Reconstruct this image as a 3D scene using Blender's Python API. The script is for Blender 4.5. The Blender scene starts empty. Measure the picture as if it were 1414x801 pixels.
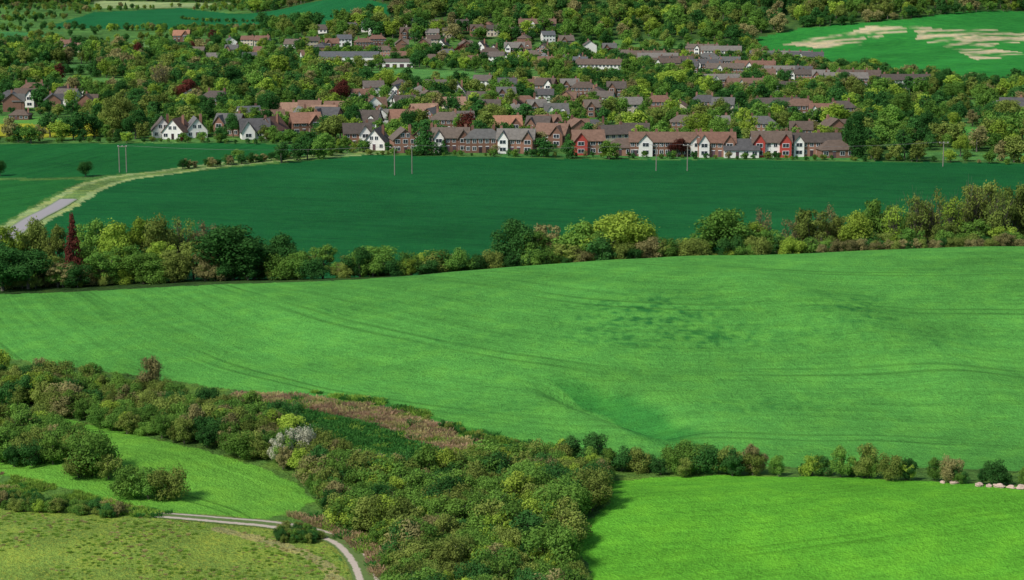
import bpy, bmesh, math, numpy as np
from mathutils import Vector, Matrix
rng = np.random.default_rng(7)
sc = bpy.context.scene
root = sc.collection

# ------------------------------------------------------------------ helpers
_T = np.random.default_rng(3).random((8, 256, 256))
def vn(x, y, s, k=0):
    x = np.asarray(x, float)/s + 57.3*k; y = np.asarray(y, float)/s + 31.7*k
    xi = np.floor(x).astype(int); yi = np.floor(y).astype(int)
    fx = x-xi; fy = y-yi; fx = fx*fx*(3-2*fx); fy = fy*fy*(3-2*fy)
    T = _T[k % 8]
    a = T[xi % 256, yi % 256]; b = T[(xi+1) % 256, yi % 256]
    c = T[xi % 256, (yi+1) % 256]; d = T[(xi+1) % 256, (yi+1) % 256]
    return (a*(1-fx)+b*fx)*(1-fy)+(c*(1-fx)+d*fx)*fy - 0.5
def sm(a, b, x):
    t = np.clip((np.asarray(x, float)-a)/(b-a), 0, 1); return t*t*(3-2*t)

def H(x, y):
    """terrain height (metres), valley floor = 0"""
    x = np.asarray(x, float); y = np.asarray(y, float)
    A = np.interp(x, [-300, -140, -95, -68, -41, -20, 0, 20, 40, 65, 95, 140, 300],
                     [0.5, 1.5, 3.0, 4.6, 6.4, 8.2, 9.9, 11.4, 12.3, 12.6, 12.6, 12.3, 9])
    z = A*sm(262, 372, y)*(1-sm(378, 432, y))
    # lynchet hollow in the hill field
    u = (x-15)*0.62+(y-293)*-0.78; v = (x-15)*0.78+(y-293)*0.62
    z = z - 2.8*np.exp(-(u/14)**4)*np.where(v > 0, np.exp(-(v/6.0)**2), np.exp(-(v/3.2)**2)) + 0.8*np.exp(-(u/15)**4-((v+6)/3)**2)
    # long shallow swells across the hill field
    z = z + 1.2*np.exp(-((x-62+(y-320)*0.5)/9)**2)*sm(270, 300, y)*(1-sm(350, 372, y)) - 0.9*np.exp(-((x+30+(y-320)*0.7)/12)**2)*sm(285, 310, y)*(1-sm(350, 372, y))
    # foreground swells
    z = z + 3.4*np.exp(-((x-52)/48)**4-((y-238)/19)**2)
    z = z + 2.6*np.exp(-((x+62)/40)**2-((y-226)/17)**2)
    z = z + 1.6*np.exp(-((x+48)/26)**2-((y-268)/14)**2)
    # far country
    z = z + 85*sm(1180, 1800, y)*np.exp(-(np.abs(x-85)/235)**3.5)*(1-sm(2200, 3200, y))
    z = z + 21*sm(930, 1500, y)*sm(140, 330, x)*(1-sm(1600, 2400, y)*0.6)
    z = z + 12*sm(1500, 2400, y)*(1-sm(-300, 0, x))
    z = z + (vn(x, y, 60, 1)*2.0+vn(x, y, 22, 2)*0.7)*sm(190, 260, y)*(1-0.65*sm(420, 460, y)*(1-sm(1500, 2500, y)))
    z = z + vn(x, y, 9, 4)*0.25*(1-sm(380, 420, y))
    z = z + vn(x, y, 900, 3)*60*sm(3000, 7000, np.hypot(x, y))
    s = 70.3-0.345*np.maximum(y, 0) - 0.03*np.abs(x)*sm(30, 200, np.abs(x))
    s = np.maximum(s, -40)
    k = 2.0
    m = np.maximum(z, s)
    return m + k*np.exp(-np.abs(z-s)/k)*0.35*np.where(y < 260, 1, 0)*sm(0, 40, 262-y)

EYE = np.array([0, 0, 72.0]); PITCH = math.radians(10.0); F = 36.0
LENS = 70.0; FP = 1414*LENS/36.0
def ray(px, py):
    a = (px-707)/FP; b = -(py-400.5)/FP
    d = np.array([a, b*math.sin(PITCH)+math.cos(PITCH), b*math.cos(PITCH)-math.sin(PITCH)])
    return d/np.linalg.norm(d)
_t = 1/np.linspace(1/150., 1/9000., 9000)
def G(px, py):
    """image pixel (px, py) -> where its camera ray meets the ground (x, y)"""
    d = ray(px, py); X = d[0]*_t; Y = d[1]*_t; Z = EYE[2]+d[2]*_t
    u = Z-H(X, Y); i = np.argmax(u < 0)
    if u[i] >= 0: i = len(_t)-1
    i = max(i, 1)
    f = u[i-1]/(u[i-1]-u[i]) if u[i-1] != u[i] else 0
    t = _t[i-1]+(_t[i]-_t[i-1])*f
    return np.array([d[0]*t, d[1]*t])
def GP(pts): return np.array([G(*p) for p in pts])
def at(px, Y): return (px-707)/FP*(Y*math.cos(PITCH)+72*math.sin(PITCH))
def topz(py, Y):
    d = ray(707, py); return 72+d[2]/d[1]*Y

def inpoly(P, x, y):
    r = np.zeros(x.shape, bool)
    m = (x >= P[:, 0].min()) & (x <= P[:, 0].max()) & (y >= P[:, 1].min()) & (y <= P[:, 1].max())
    xs = x[m]; ys = y[m]
    if xs.size == 0: return r
    c = np.zeros(xs.shape, bool); n = len(P)
    for i in range(n):
        x1, y1 = P[i]; x2, y2 = P[(i+1) % n]
        if y1 == y2: continue
        k = ((y1 > ys) != (y2 > ys)) & (xs < (x2-x1)*(ys-y1)/(y2-y1)+x1)
        c ^= k
    r[m] = c; return r
def smooth_line(P, step):
    P = np.asarray(P, float); n = len(P); out = []
    for i in range(n-1):
        p0 = P[max(i-1, 0)]; p1 = P[i]; p2 = P[i+1]; p3 = P[min(i+2, n-1)]
        k = max(2, int(np.linalg.norm(p2-p1)/step))
        for t in np.arange(k)/k:
            out.append(0.5*((2*p1)+(-p0+p2)*t+(2*p0-5*p1+4*p2-p3)*t*t+(-p0+3*p1-3*p2+p3)*t**3))
    out.append(P[-1]); return np.array(out)
def dist_line(L, x, y, maxd=12):
    D = np.full(x.shape, 1e9)
    m = (x > L[:, 0].min()-maxd) & (x < L[:, 0].max()+maxd) & (y > L[:, 1].min()-maxd) & (y < L[:, 1].max()+maxd)
    xs = x[m]; ys = y[m]; d = np.full(xs.shape, 1e9)
    for i in range(len(L)-1):
        a = L[i]; b = L[i+1]; ab = b-a; t = np.clip(((xs-a[0])*ab[0]+(ys-a[1])*ab[1])/(ab@ab+1e-9), 0, 1)
        d = np.minimum(d, np.hypot(xs-a[0]-ab[0]*t, ys-a[1]-ab[1]*t))
    D[m] = d; return D

def quads_mesh(name, V, Fq):
    me = bpy.data.meshes.new(name)
    me.vertices.add(len(V)); me.vertices.foreach_set('co', np.asarray(V, np.float32).ravel())
    me.loops.add(Fq.size); me.loops.foreach_set('vertex_index', Fq.ravel().astype(np.int32))
    me.polygons.add(len(Fq)); me.polygons.foreach_set('loop_start', (np.arange(len(Fq))*Fq.shape[1]).astype(np.int32))
    me.update(calc_edges=True); return me
def new_obj(name, me, parent=None, coll=None, loc=(0, 0, 0), rot=0, scale=(1, 1, 1)):
    o = bpy.data.objects.new(name, me); (coll or root).objects.link(o)
    o.location = loc; o.rotation_euler = (0, 0, rot); o.scale = scale
    if parent: o.parent = parent
    return o

# ------------------------------------------------------------------ materials
def mat(name):
    m = bpy.data.materials.new(name); m.use_nodes = True
    nt = m.node_tree; b = nt.nodes['Principled BSDF']
    b.inputs['Specular IOR Level'].default_value = 0.2
    b.inputs['Roughness'].default_value = 0.85
    return m, nt, b
def mth(nt, op, a, b=None, c=None, clamp=False):
    n = nt.nodes.new('ShaderNodeMath'); n.operation = op; n.use_clamp = clamp
    for i, s in enumerate((a, b, c)):
        if s is None: continue
        if isinstance(s, (int, float)): n.inputs[i].default_value = s
        else: nt.links.new(s, n.inputs[i])
    return n.outputs[0]
def mix(nt, f, a, b, blend='MIX'):
    n = nt.nodes.new('ShaderNodeMix'); n.data_type = 'RGBA'; n.blend_type = blend
    for i, s in ((0, f), (6, a), (7, b)):
        if isinstance(s, (int, float)): n.inputs[i].default_value = s
        elif isinstance(s, tuple): n.inputs[i].default_value = (*s, 1)
        else: nt.links.new(s, n.inputs[i])
    return n.outputs[2]
def noise(nt, scale, vec=None, detail=2, rough=0.5):
    n = nt.nodes.new('ShaderNodeTexNoise'); n.inputs['Scale'].default_value = scale
    n.inputs['Detail'].default_value = detail; n.inputs['Roughness'].default_value = rough
    if vec is not None: nt.links.new(vec, n.inputs['Vector'])
    return n.outputs['Fac']
def attr(nt, name):
    n = nt.nodes.new('ShaderNodeAttribute'); n.attribute_name = name; return n
def sstep(nt, x, a, b):
    n = nt.nodes.new('ShaderNodeMapRange'); n.interpolation_type = 'SMOOTHSTEP'
    nt.links.new(x, n.inputs[0]); n.inputs[1].default_value = a; n.inputs[2].default_value = b
    return n.outputs[0]

# ground
M_ground, nt, b = mat('ground_grass')
pos = nt.nodes.new('ShaderNodeNewGeometry').outputs['Position']
zc = attr(nt, 'zcol').outputs['Color']
par = nt.nodes.new('ShaderNodeSeparateColor'); nt.links.new(attr(nt, 'zpar').outputs['Color'], par.inputs[0])
mott, tram, flow = par.outputs
u = attr(nt, 'tram_u').outputs['Fac']
n00 = noise(nt, 0.011, pos, 2)
n0 = noise(nt, 0.04, pos, 3); n1 = noise(nt, 0.22, pos, 3); n2 = noise(nt, 1.1, pos, 3, 0.6); n3 = noise(nt, 3.2, pos, 2, 0.7)
cmb = nt.nodes.new('ShaderNodeCombineXYZ'); nt.links.new(mth(nt, 'MULTIPLY', u, 0.75), cmb.inputs[0])
sp = nt.nodes.new('ShaderNodeSeparateXYZ'); nt.links.new(pos, sp.inputs[0]); nt.links.new(mth(nt, 'MULTIPLY', sp.outputs[0], 0.03), cmb.inputs[1])
nrow = noise(nt, 1.0, cmb.outputs[0], 3, 0.75)
def cen(x, k): return mth(nt, 'MULTIPLY', mth(nt, 'SUBTRACT', x, 0.5), k)
s = mth(nt, 'ADD', mth(nt, 'ADD', cen(n0, 2.4), cen(n1, 1.8)), mth(nt, 'ADD', cen(n2, 2.4), cen(n3, 3.4)))
s = mth(nt, 'ADD', s, cen(n00, 2.0))
s = mth(nt, 'ADD', s, mth(nt, 'MULTIPLY', cen(nrow, 4.0), tram))
val = mth(nt, 'MULTIPLY_ADD', s, mott, 1.0)
fr = mth(nt, 'FLOORED_MODULO', u, 21.0)
def line(c, w): return mth(nt, 'SUBTRACT', 1.0, sstep(nt, mth(nt, 'ABSOLUTE', mth(nt, 'SUBTRACT', fr, c)), w*0.2, w))
ln = mth(nt, 'MAXIMUM', line(3.0, 0.5), line(4.9, 0.5))
ln = mth(nt, 'MULTIPLY', mth(nt, 'MULTIPLY', ln, tram), mth(nt, 'MULTIPLY', sstep(nt, n0, 0.36, 0.60), sstep(nt, n2, 0.2, 0.6)))
val = mth(nt, 'MULTIPLY', val, mth(nt, 'SUBTRACT', 1.0, mth(nt, 'MULTIPLY', ln, 0.46)))
val = mth(nt, 'MAXIMUM', val, 0.15)
vm = nt.nodes.new('ShaderNodeVectorMath'); vm.operation = 'SCALE'; nt.links.new(zc, vm.inputs[0]); nt.links.new(val, vm.inputs['Scale'])
hue = mix(nt, mth(nt, 'MULTIPLY', mth(nt, 'MULTIPLY', sstep(nt, n1, 0.42, 0.68), mott), 0.9), vm.outputs[0], (1.45, 1.1, 0.7), 'MULTIPLY')
yel = mth(nt, 'MULTIPLY', sstep(nt, noise(nt, 2.2, pos, 3, 0.8), 0.53, 0.62), flow)
c = mix(nt, yel, hue, (0.42, 0.36, 0.04))
nt.links.new(c, b.inputs['Base Color']); b.inputs['Roughness'].default_value = 0.95; b.inputs['Specular IOR Level'].default_value = 0.03
bp = nt.nodes.new('ShaderNodeBump'); bp.inputs['Strength'].default_value = 0.6; bp.inputs['Distance'].default_value = 0.6
nt.links.new(mth(nt, 'SUBTRACT', mth(nt, 'ADD', mth(nt, 'MULTIPLY', n2, 1.0), n3), mth(nt, 'MULTIPLY', ln, 0.4)), bp.inputs['Height']); nt.links.new(bp.outputs[0], b.inputs['Normal'])

def foliage(name, c1, c2, tr=0.3):
    m, nt, b = mat(name)
    nt.nodes.remove(b); out = nt.nodes['Material Output']
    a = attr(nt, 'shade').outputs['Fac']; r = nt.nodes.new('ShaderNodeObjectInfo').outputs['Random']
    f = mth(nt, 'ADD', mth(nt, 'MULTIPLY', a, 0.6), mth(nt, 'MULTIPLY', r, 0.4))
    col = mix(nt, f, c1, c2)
    r2 = mth(nt, 'FRACT', mth(nt, 'MULTIPLY', r, 17.3))
    v = nt.nodes.new('ShaderNodeVectorMath'); v.operation = 'SCALE'; nt.links.new(col, v.inputs[0])
    nt.links.new(mth(nt, 'MULTIPLY_ADD', r2, 0.6, 0.85), v.inputs['Scale'])
    d = nt.nodes.new('ShaderNodeBsdfDiffuse'); t = nt.nodes.new('ShaderNodeBsdfTranslucent'); mx = nt.nodes.new('ShaderNodeMixShader')
    nt.links.new(v.outputs[0], d.inputs[0]); nt.links.new(v.outputs[0], t.inputs[0]); mx.inputs[0].default_value = tr
    nt.links.new(d.outputs[0], mx.inputs[1]); nt.links.new(t.outputs[0], mx.inputs[2]); nt.links.new(mx.outputs[0], out.inputs[0])
    return m
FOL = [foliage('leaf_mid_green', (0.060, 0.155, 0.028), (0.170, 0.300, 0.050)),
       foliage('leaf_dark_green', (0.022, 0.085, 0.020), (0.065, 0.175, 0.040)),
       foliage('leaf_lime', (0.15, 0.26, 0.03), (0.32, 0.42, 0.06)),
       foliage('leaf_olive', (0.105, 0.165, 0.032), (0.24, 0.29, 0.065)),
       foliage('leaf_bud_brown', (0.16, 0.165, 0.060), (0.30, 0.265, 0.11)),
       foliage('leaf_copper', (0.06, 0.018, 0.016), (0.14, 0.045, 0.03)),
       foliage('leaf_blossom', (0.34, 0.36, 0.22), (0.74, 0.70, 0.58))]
def simple(name, c, c2=None, scale=1.0, rough=0.85, rnd=0.0):
    m, nt, b = mat(name)
    tc = nt.nodes.new('ShaderNodeTexCoord').outputs['Object']
    n = noise(nt, scale, tc, 3, 0.6)
    c2 = c2 or tuple(k*0.65 for k in c)
    col = mix(nt, n, c, c2)
    if rnd:
        r = nt.nodes.new('ShaderNodeObjectInfo').outputs['Random']
        v = nt.nodes.new('ShaderNodeVectorMath'); v.operation = 'SCALE'; nt.links.new(col, v.inputs[0])
        nt.links.new(mth(nt, 'MULTIPLY_ADD', r, 2*rnd, 1-rnd), v.inputs['Scale']); col = v.outputs[0]
    nt.links.new(col, b.inputs['Base Color']); b.inputs['Roughness'].default_value = rough
    return m
M_bark = simple('bark', (0.17, 0.155, 0.12), (0.08, 0.075, 0.055), 3)
M_brick = simple('red_brick', (0.28, 0.145, 0.10), (0.17, 0.095, 0.07), 2, rnd=0.35)
M_red = simple('red_tile_hung', (0.50, 0.08, 0.06), (0.36, 0.06, 0.05), 2)
M_white = simple('white_render', (0.84, 0.82, 0.77), (0.70, 0.68, 0.63), 0.6, rnd=0.1)
M_cream = simple('cream_render', (0.62, 0.55, 0.42), (0.5, 0.42, 0.32), 0.6, rnd=0.15)
M_frame = simple('white_window_frame', (0.8, 0.8, 0.8), (0.75, 0.75, 0.75))
M_glass, _nt, _b = mat('window_glass'); _b.inputs['Base Color'].default_value = (0.03, 0.04, 0.05, 1); _b.inputs['Roughness'].default_value = 0.15; _b.inputs['Specular IOR Level'].default_value = 0.5
M_door = simple('painted_door', (0.10, 0.05, 0.04), (0.06, 0.05, 0.08), rnd=0.6)
M_wood = simple('weathered_timber', (0.30, 0.27, 0.23), (0.18, 0.16, 0.13), 4)
M_stone = simple('chalk_stone', (0.62, 0.46, 0.38), (0.42, 0.31, 0.25), 1.5)
M_wire = simple('wire', (0.2, 0.2, 0.2))
def roofmat(name, cols):
    m, nt, b = mat(name)
    r = nt.nodes.new('ShaderNodeObjectInfo').outputs['Random']
    cr = nt.nodes.new('ShaderNodeValToRGB'); cr.color_ramp.interpolation = 'CONSTANT'
    e = cr.color_ramp.elements
    e[0].color = (*cols[0], 1); e[1].position = 1/len(cols); e[1].color = (*cols[1], 1)
    for i, cc in enumerate(cols[2:]): x = e.new((i+2)/len(cols)); x.color = (*cc, 1)
    nt.links.new(r, cr.inputs[0])
    tc = nt.nodes.new('ShaderNodeTexCoord').outputs['Object']
    w = nt.nodes.new('ShaderNodeTexWave'); w.bands_direction = 'Z'; w.inputs['Scale'].default_value = 1.0; w.inputs['Distortion'].default_value = 1
    nt.links.new(tc, w.inputs[0])
    n = noise(nt, 0.9, tc, 4, 0.7)
    k = mth(nt, 'ADD', mth(nt, 'MULTIPLY_ADD', n, 1.2, 0.3), mth(nt, 'MULTIPLY', w.outputs['Fac'], 0.12))
    v = nt.nodes.new('ShaderNodeVectorMath'); v.operation = 'SCALE'; nt.links.new(cr.outputs[0], v.inputs[0]); nt.links.new(k, v.inputs['Scale'])
    nt.links.new(v.outputs[0], b.inputs['Base Color']); return m
M_roof = roofmat('roof_tiles', [(0.11, 0.082, 0.065), (0.135, 0.10, 0.078), (0.085, 0.07, 0.06), (0.17, 0.105, 0.075), (0.12, 0.118, 0.11), (0.145, 0.115, 0.092), (0.10, 0.082, 0.07), (0.18, 0.165, 0.145), (0.19, 0.105, 0.075), (0.09, 0.088, 0.088)])
M_roof_or = roofmat('orange_roof_tiles', [(0.34, 0.17, 0.105), (0.26, 0.14, 0.095), (0.31, 0.19, 0.13), (0.20, 0.12, 0.085)])
M_roof_gr = roofmat('slate_roof', [(0.11, 0.115, 0.12), (0.16, 0.155, 0.15), (0.09, 0.085, 0.085), (0.13, 0.11, 0.095)])

# ------------------------------------------------------------------ land use outlines, mostly image pixels cast to ground
V1 = np.vstack([GP([(160, 250), (215, 243), (360, 228), (505, 214), (760, 219), (1000, 221), (1200, 223), (1414, 226), (1700, 232)]),
                [[260, 405], [-150, 405]], [[-121, 470], [-121, 515]]])
L1 = GP([(-200, 198), (0, 199), (200, 198), (365, 198), (480, 208), (350, 221), (200, 238), (100, 245), (0, 246), (-200, 248)])
L2 = np.vstack([GP([(-200, 249), (0, 249), (120, 248), (80, 265), (20, 298)]), [[-133, 425], [-300, 425]]])
YEL = GP([(-200, 172), (0, 171), (136, 171), (136, 189), (0, 190), (-200, 190)])
YG = GP([(-200, 160), (0, 160), (60, 162), (130, 168), (136, 171), (-200, 172)])
MEADS = [(GP([(478, 101), (560, 95), (640, 98), (690, 106), (690, 118), (570, 121), (500, 115)]), (0.09, 0.25, 0.06)),
         (GP([(270, 92), (430, 89), (505, 93), (480, 98), (300, 98)]), (0.07, 0.22, 0.05)),
         (GP([(660, 104), (850, 108), (850, 112), (660, 109)]), (0.35, 0.30, 0.17)),
         (GP([(1180, 172), (1300, 174), (1560, 184), (1560, 194), (1300, 186), (1190, 182)]), (0.08, 0.27, 0.05)),
         (GP([(1240, 209), (1560, 214), (1560, 224), (1300, 221), (1240, 216)]), (0.10, 0.28, 0.07)),
         (GP([(690, 216), (800, 217), (900, 219), (1200, 222), (1200, 216), (1000, 216), (900, 215), (700, 212)]), (0.06, 0.20, 0.05)),
         (GP([(130, 1), (330, 4), (300, 11), (130, 11)]), (0.26, 0.35, 0.15)),
         (GP([(840, 134), (1010, 139), (1000, 147), (850, 144)]), (0.07, 0.22, 0.06)),
         (GP([(170, 58), (250, 56), (265, 65), (200, 67)]), (0.12, 0.24, 0.08)),
         (GP([(0, 92), (120, 89), (170, 94), (60, 100)]), (0.08, 0.22, 0.06)),
         (GP([(-60, 44), (90, 45), (60, 51), (-60, 50)]), (0.05, 0.20, 0.06)),
         (GP([(1150, 136), (1330, 140), (1330, 146), (1160, 143)]), (0.07, 0.22, 0.05)),
         (GP([(1220, -2), (1500, -8), (1500, 8), (1240, 8)]), (0.15, 0.24, 0.12))]
RH = GP([(1045, 52), (1110, 38), (1250, 27), (1414, 16), (1600, 8), (1600, 135), (1414, 124), (1330, 119), (1240, 108), (1150, 98), (1060, 83), (1045, 66)])
CR1 = GP([(1088, 53), (1130, 42), (1200, 39), (1235, 46), (1222, 62), (1185, 68), (1120, 63)])
CR2 = GP([(1228, 40), (1330, 33), (1412, 40), (1402, 72), (1372, 81), (1330, 79), (1270, 62), (1240, 50)])
UL = GP([(60, 38), (130, 17), (250, 11), (400, 10), (555, 12), (530, 24), (440, 39), (250, 40)])
LOW = [(-250, 478), (0, 492), (110, 508), (200, 522), (350, 541), (500, 556), (620, 588), (700, 612), (800, 630), (900, 640), (1100, 645), (1414, 650), (1750, 656)]
N1 = np.vstack([GP(LOW), [[320, 300], [320, 387], [-320, 387], [-320, 345]]])
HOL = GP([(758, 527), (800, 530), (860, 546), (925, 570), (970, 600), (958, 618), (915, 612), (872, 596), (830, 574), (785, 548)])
REDB = GP([(320, 544), (430, 549), (520, 562), (600, 586), (665, 622), (650, 640), (600, 620), (540, 595), (470, 574), (400, 562), (330, 554)])
DKB = GP([(340, 556), (400, 564), (470, 576), (540, 597), (600, 622), (655, 645), (640, 662), (540, 660), (470, 625), (430, 600)])
DKB2 = GP([(420, 540), (520, 552), (620, 582), (700, 608), (760, 622), (740, 632), (660, 612), (600, 580), (520, 562)])
S1 = GP([(-250, 535), (-100, 548), (0, 556), (150, 590), (260, 618), (350, 642), (400, 662), (428, 690), (412, 708), (360, 718), (240, 712), (160, 694), (80, 672), (0, 655), (-250, 630)])
BL = GP([(-250, 690), (0, 702), (100, 705), (200, 712), (300, 722), (400, 733), (455, 750), (492, 801), (500, 880), (-250, 900)])
BR = GP([(842, 664), (1000, 656), (1200, 660), (1414, 672), (1800, 690), (1800, 930), (830, 930), (812, 790), (780, 745), (836, 700)])
ROAD = np.vstack([[[-125, 440], [-124, 480]], GP([(45, 303), (72, 289), (102, 271), (130, 257), (155, 249), (185, 243), (230, 238), (300, 228), (400, 219), (500, 212), (540, 206)])])
ROAD = smooth_line(ROAD, 3)
TRK = smooth_line(GP([(212, 711), (300, 718), (370, 724), (430, 734), (472, 748), (494, 768), (507, 792), (514, 820)]), 1.0)
TRK2 = smooth_line(GP([(300, 731), (360, 745), (420, 765), (455, 785), (462, 815)]), 1.5)

# ------------------------------------------------------------------ terrain sheet
ang = np.radians(np.arange(-16.6, 16.6001, 0.04))
o = np.radians(16.6+163.4*np.linspace(0, 1, 60)[1:]**1.8)
TH = np.concatenate([-o[::-1], ang, o])
pr = np.concatenate([np.linspace(-75, 150, 330), np.linspace(150, 860, 500)[1:]])
RR = (72*FP/(pr+84.3))[::-1]
RR = np.concatenate([[0.4], np.geomspace(3, RR.min()*0.985, 40), RR]); RR = np.unique(RR)
th, rr = np.meshgrid(TH, RR)
gx = (rr*np.sin(th)).ravel(); gy = (rr*np.cos(th)).ravel()
gz = H(gx, gy)
n_r, n_t = rr.shape
ii = np.arange(n_r*n_t).reshape(n_r, n_t)
Fq = np.stack([ii[:-1, :-1], ii[:-1, 1:], ii[1:, 1:], ii[1:, :-1]], -1).reshape(-1, 4)[:, ::-1]
gme = quads_mesh('ground', np.stack([gx, gy, gz], 1), Fq)
gme.polygons.foreach_set('use_smooth', np.ones(len(Fq), bool))
col = np.empty((gx.size, 4)); col[:] = (0.075, 0.185, 0.045, 1)
parr = np.empty((gx.size, 4)); parr[:] = (0.6, 0, 0, 1)
uu = gy.copy()
wx = gx+vn(gx, gy, 3, 5)*1.6+vn(gx, gy, 0.8, 6)*0.5; wy = gy+vn(gx, gy, 3, 6)*1.6+vn(gx, gy, 0.9, 7)*0.5
def paint(P, c, m=0.5, t=0.0, f=0.0, ufun=None):
    k = inpoly(P, wx, wy); col[k, :3] = c; parr[k, :3] = (m, t, f)
    if ufun is not None: uu[k] = ufun(gx[k], gy[k])
    return k
far = gy > 2300
q = vn(np.round(gx/260), np.round(gy/420), 1.0, 2)
col[far, :3] = np.where((q[far] > 0.1)[:, None], (0.16, 0.26, 0.09), (0.05, 0.12, 0.05))
kb = (gy < 345) & (gy > -50) & (np.abs(gx) < 400)
col[kb, :3] = (0.08, 0.17, 0.035)
k = gy < 205; col[k, :3] = (0.10, 0.20, 0.04)
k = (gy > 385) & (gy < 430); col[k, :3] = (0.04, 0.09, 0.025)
k = gz > 8; k &= gy > 1150; col[k, :3] = (0.05, 0.11, 0.03)
paint(V1, (0.012, 0.112, 0.030), 0.24, 0.8, 0, lambda x, y: y*0.9+x*0.25+vn(x, y, 120, 3)*10)
paint(L1, (0.015, 0.125, 0.030), 0.25, 0.9, 0, lambda x, y: x*0.98-(y-600)*0.25)
paint(L2, (0.020, 0.14, 0.030), 0.25, 1.0, 0, lambda x, y: x*0.72-(y-600)*0.5)
paint(YG, (0.10, 0.27, 0.05), 0.4)
paint(YEL, (0.34, 0.36, 0.03), 0.4, 0, 0.5)
for P, c in MEADS: paint(P, c, 0.5)
paint(RH, (0.028, 0.21, 0.035), 0.3, 0.6, 0, lambda x, y: x*0.6+y*0.4)
for P in (CR1, CR2):
    k = inpoly(P, gx+vn(gx, gy, 30, 5)*40, gy+vn(gx, gy, 40, 6)*60)
    a = sm(-0.25, 0.22, vn(gx*0.4, gy, 6, 3)+vn(gx, gy, 22, 4)*0.6+vn(gx, gy, 3, 6)*0.3+0.03)[k][:, None]
    col[k, :3] = col[k, :3]*(1-a)+np.array((0.48, 0.42, 0.26))*a
paint(UL, (0.014, 0.13, 0.040), 0.2)
hill_u = lambda x, y: np.hypot(x-120, y-520)*0.85+np.hypot(x+40, y-200)*0.15+vn(x, y, 55, 3)*13
k = paint(N1, (0.088, 0.300, 0.052), 0.28, 0.75, 0, hill_u)
# darker green painted over the hollow, soft-edged, and thin lodged patches on the hill
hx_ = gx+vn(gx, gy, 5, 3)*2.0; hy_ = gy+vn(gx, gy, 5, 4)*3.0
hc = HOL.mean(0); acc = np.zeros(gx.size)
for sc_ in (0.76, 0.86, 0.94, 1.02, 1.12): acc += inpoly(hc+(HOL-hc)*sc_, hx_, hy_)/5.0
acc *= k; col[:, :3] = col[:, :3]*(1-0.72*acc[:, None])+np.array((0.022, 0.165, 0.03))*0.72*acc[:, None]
for (px, py, a1, a2, s_) in ((895, 437, 15, 15, .62), (1180, 425, 7, 9, .55), (970, 468, 20, 5, .4), (620, 470, 14, 5, .2), (1050, 560, 14, 5, .25), (450, 430, 20, 5, .25), (1300, 470, 14, 6, .25), (720, 560, 14, 4, .25)):
    c0 = G(px, py); e = ((gx-c0[0])/a1)**2+((gy-c0[1])/a2)**2
    nz = np.clip(vn(gx, gy*0.6, 0.8, 2)+vn(gx*0.5, gy, 0.6, 5)*1.2+vn(gx, gy, 4, 4)*0.4, -0.5, 0.7)
    a = np.exp(-e*1.2)*(0.35+2.2*nz)*s_
    a = np.clip(a, 0, 0.85)*k
    col[:, :3] = col[:, :3]*(1-a[:, None])+np.array((0.018, 0.13, 0.03))*a[:, None]
paint(DKB2, (0.050, 0.21, 0.035), 0.5)
paint(REDB, (0.25, 0.19, 0.10), 0.6)
paint(DKB, (0.024, 0.13, 0.028), 0.5)
s1u = lambda x, y: np.hypot(x+75, y-215)*1.0+vn(x, y, 20, 3)*3
paint(S1, (0.125, 0.33, 0.040), 0.25, 0.9, 0, s1u)
paint(BL, (0.18, 0.28, 0.050), 0.36, 0.0, 0.35)
paint(BR, (0.110, 0.36, 0.030), 0.28, 0.6, 0, lambda x, y: y*0.9-x*0.3+vn(x, y, 30, 3)*6)
d = dist_line(ROAD, gx, gy, 12)+vn(gx, gy, 3, 2)*2
k = (d < 5.4) & (d > 2.0); col[k, :3] = (0.27, 0.36, 0.14); parr[k, :3] = (0.5, 0, 0)
k = d <= 2.6; col[k, :3] = (0.14, 0.24, 0.07)
d = dist_line(TRK, gx, gy, 8)+vn(gx, gy, 1.5, 2)*1.0
k = d < 2.2; col[k, :3] = (0.17, 0.24, 0.05)
d = dist_line(TRK2, gx, gy, 8)+vn(gx, gy, 1.5, 2)*0.8
k = d < 1.0; col[k, :3] = (0.28, 0.28, 0.11)
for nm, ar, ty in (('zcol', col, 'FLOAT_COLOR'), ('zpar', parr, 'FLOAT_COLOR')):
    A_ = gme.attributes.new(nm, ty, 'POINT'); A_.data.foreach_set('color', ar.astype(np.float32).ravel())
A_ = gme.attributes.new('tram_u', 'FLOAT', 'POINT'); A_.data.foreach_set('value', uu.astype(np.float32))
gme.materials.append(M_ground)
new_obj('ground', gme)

# ------------------------------------------------------------------ road and tracks
def ribbon(name, L, half, zoff, m):
    n = len(L); T = np.gradient(L, axis=0); T /= np.linalg.norm(T, axis=1)[:, None]; Nn = np.stack([T[:, 1], -T[:, 0]], 1)
    ac = np.linspace(-1, 1, 9); V = []; aa = []
    for a in ac:
        p = L+Nn*a*half; V.append(np.column_stack([p, H(p[:, 0], p[:, 1])+zoff-0.05*a*a])); aa.append(np.full(n, a))
    V = np.stack(V, 1).reshape(-1, 3); aa = np.stack(aa, 1).ravel()
    I = np.arange(n*9).reshape(n, 9)
    Q = np.stack([I[:-1, :-1], I[:-1, 1:], I[1:, 1:], I[1:, :-1]], -1).reshape(-1, 4)
    me = quads_mesh(name, V, Q); A_ = me.attributes.new('across', 'FLOAT', 'POINT'); A_.data.foreach_set('value', aa.astype(np.float32))
    me.materials.append(m); return new_obj(name, me)
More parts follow.
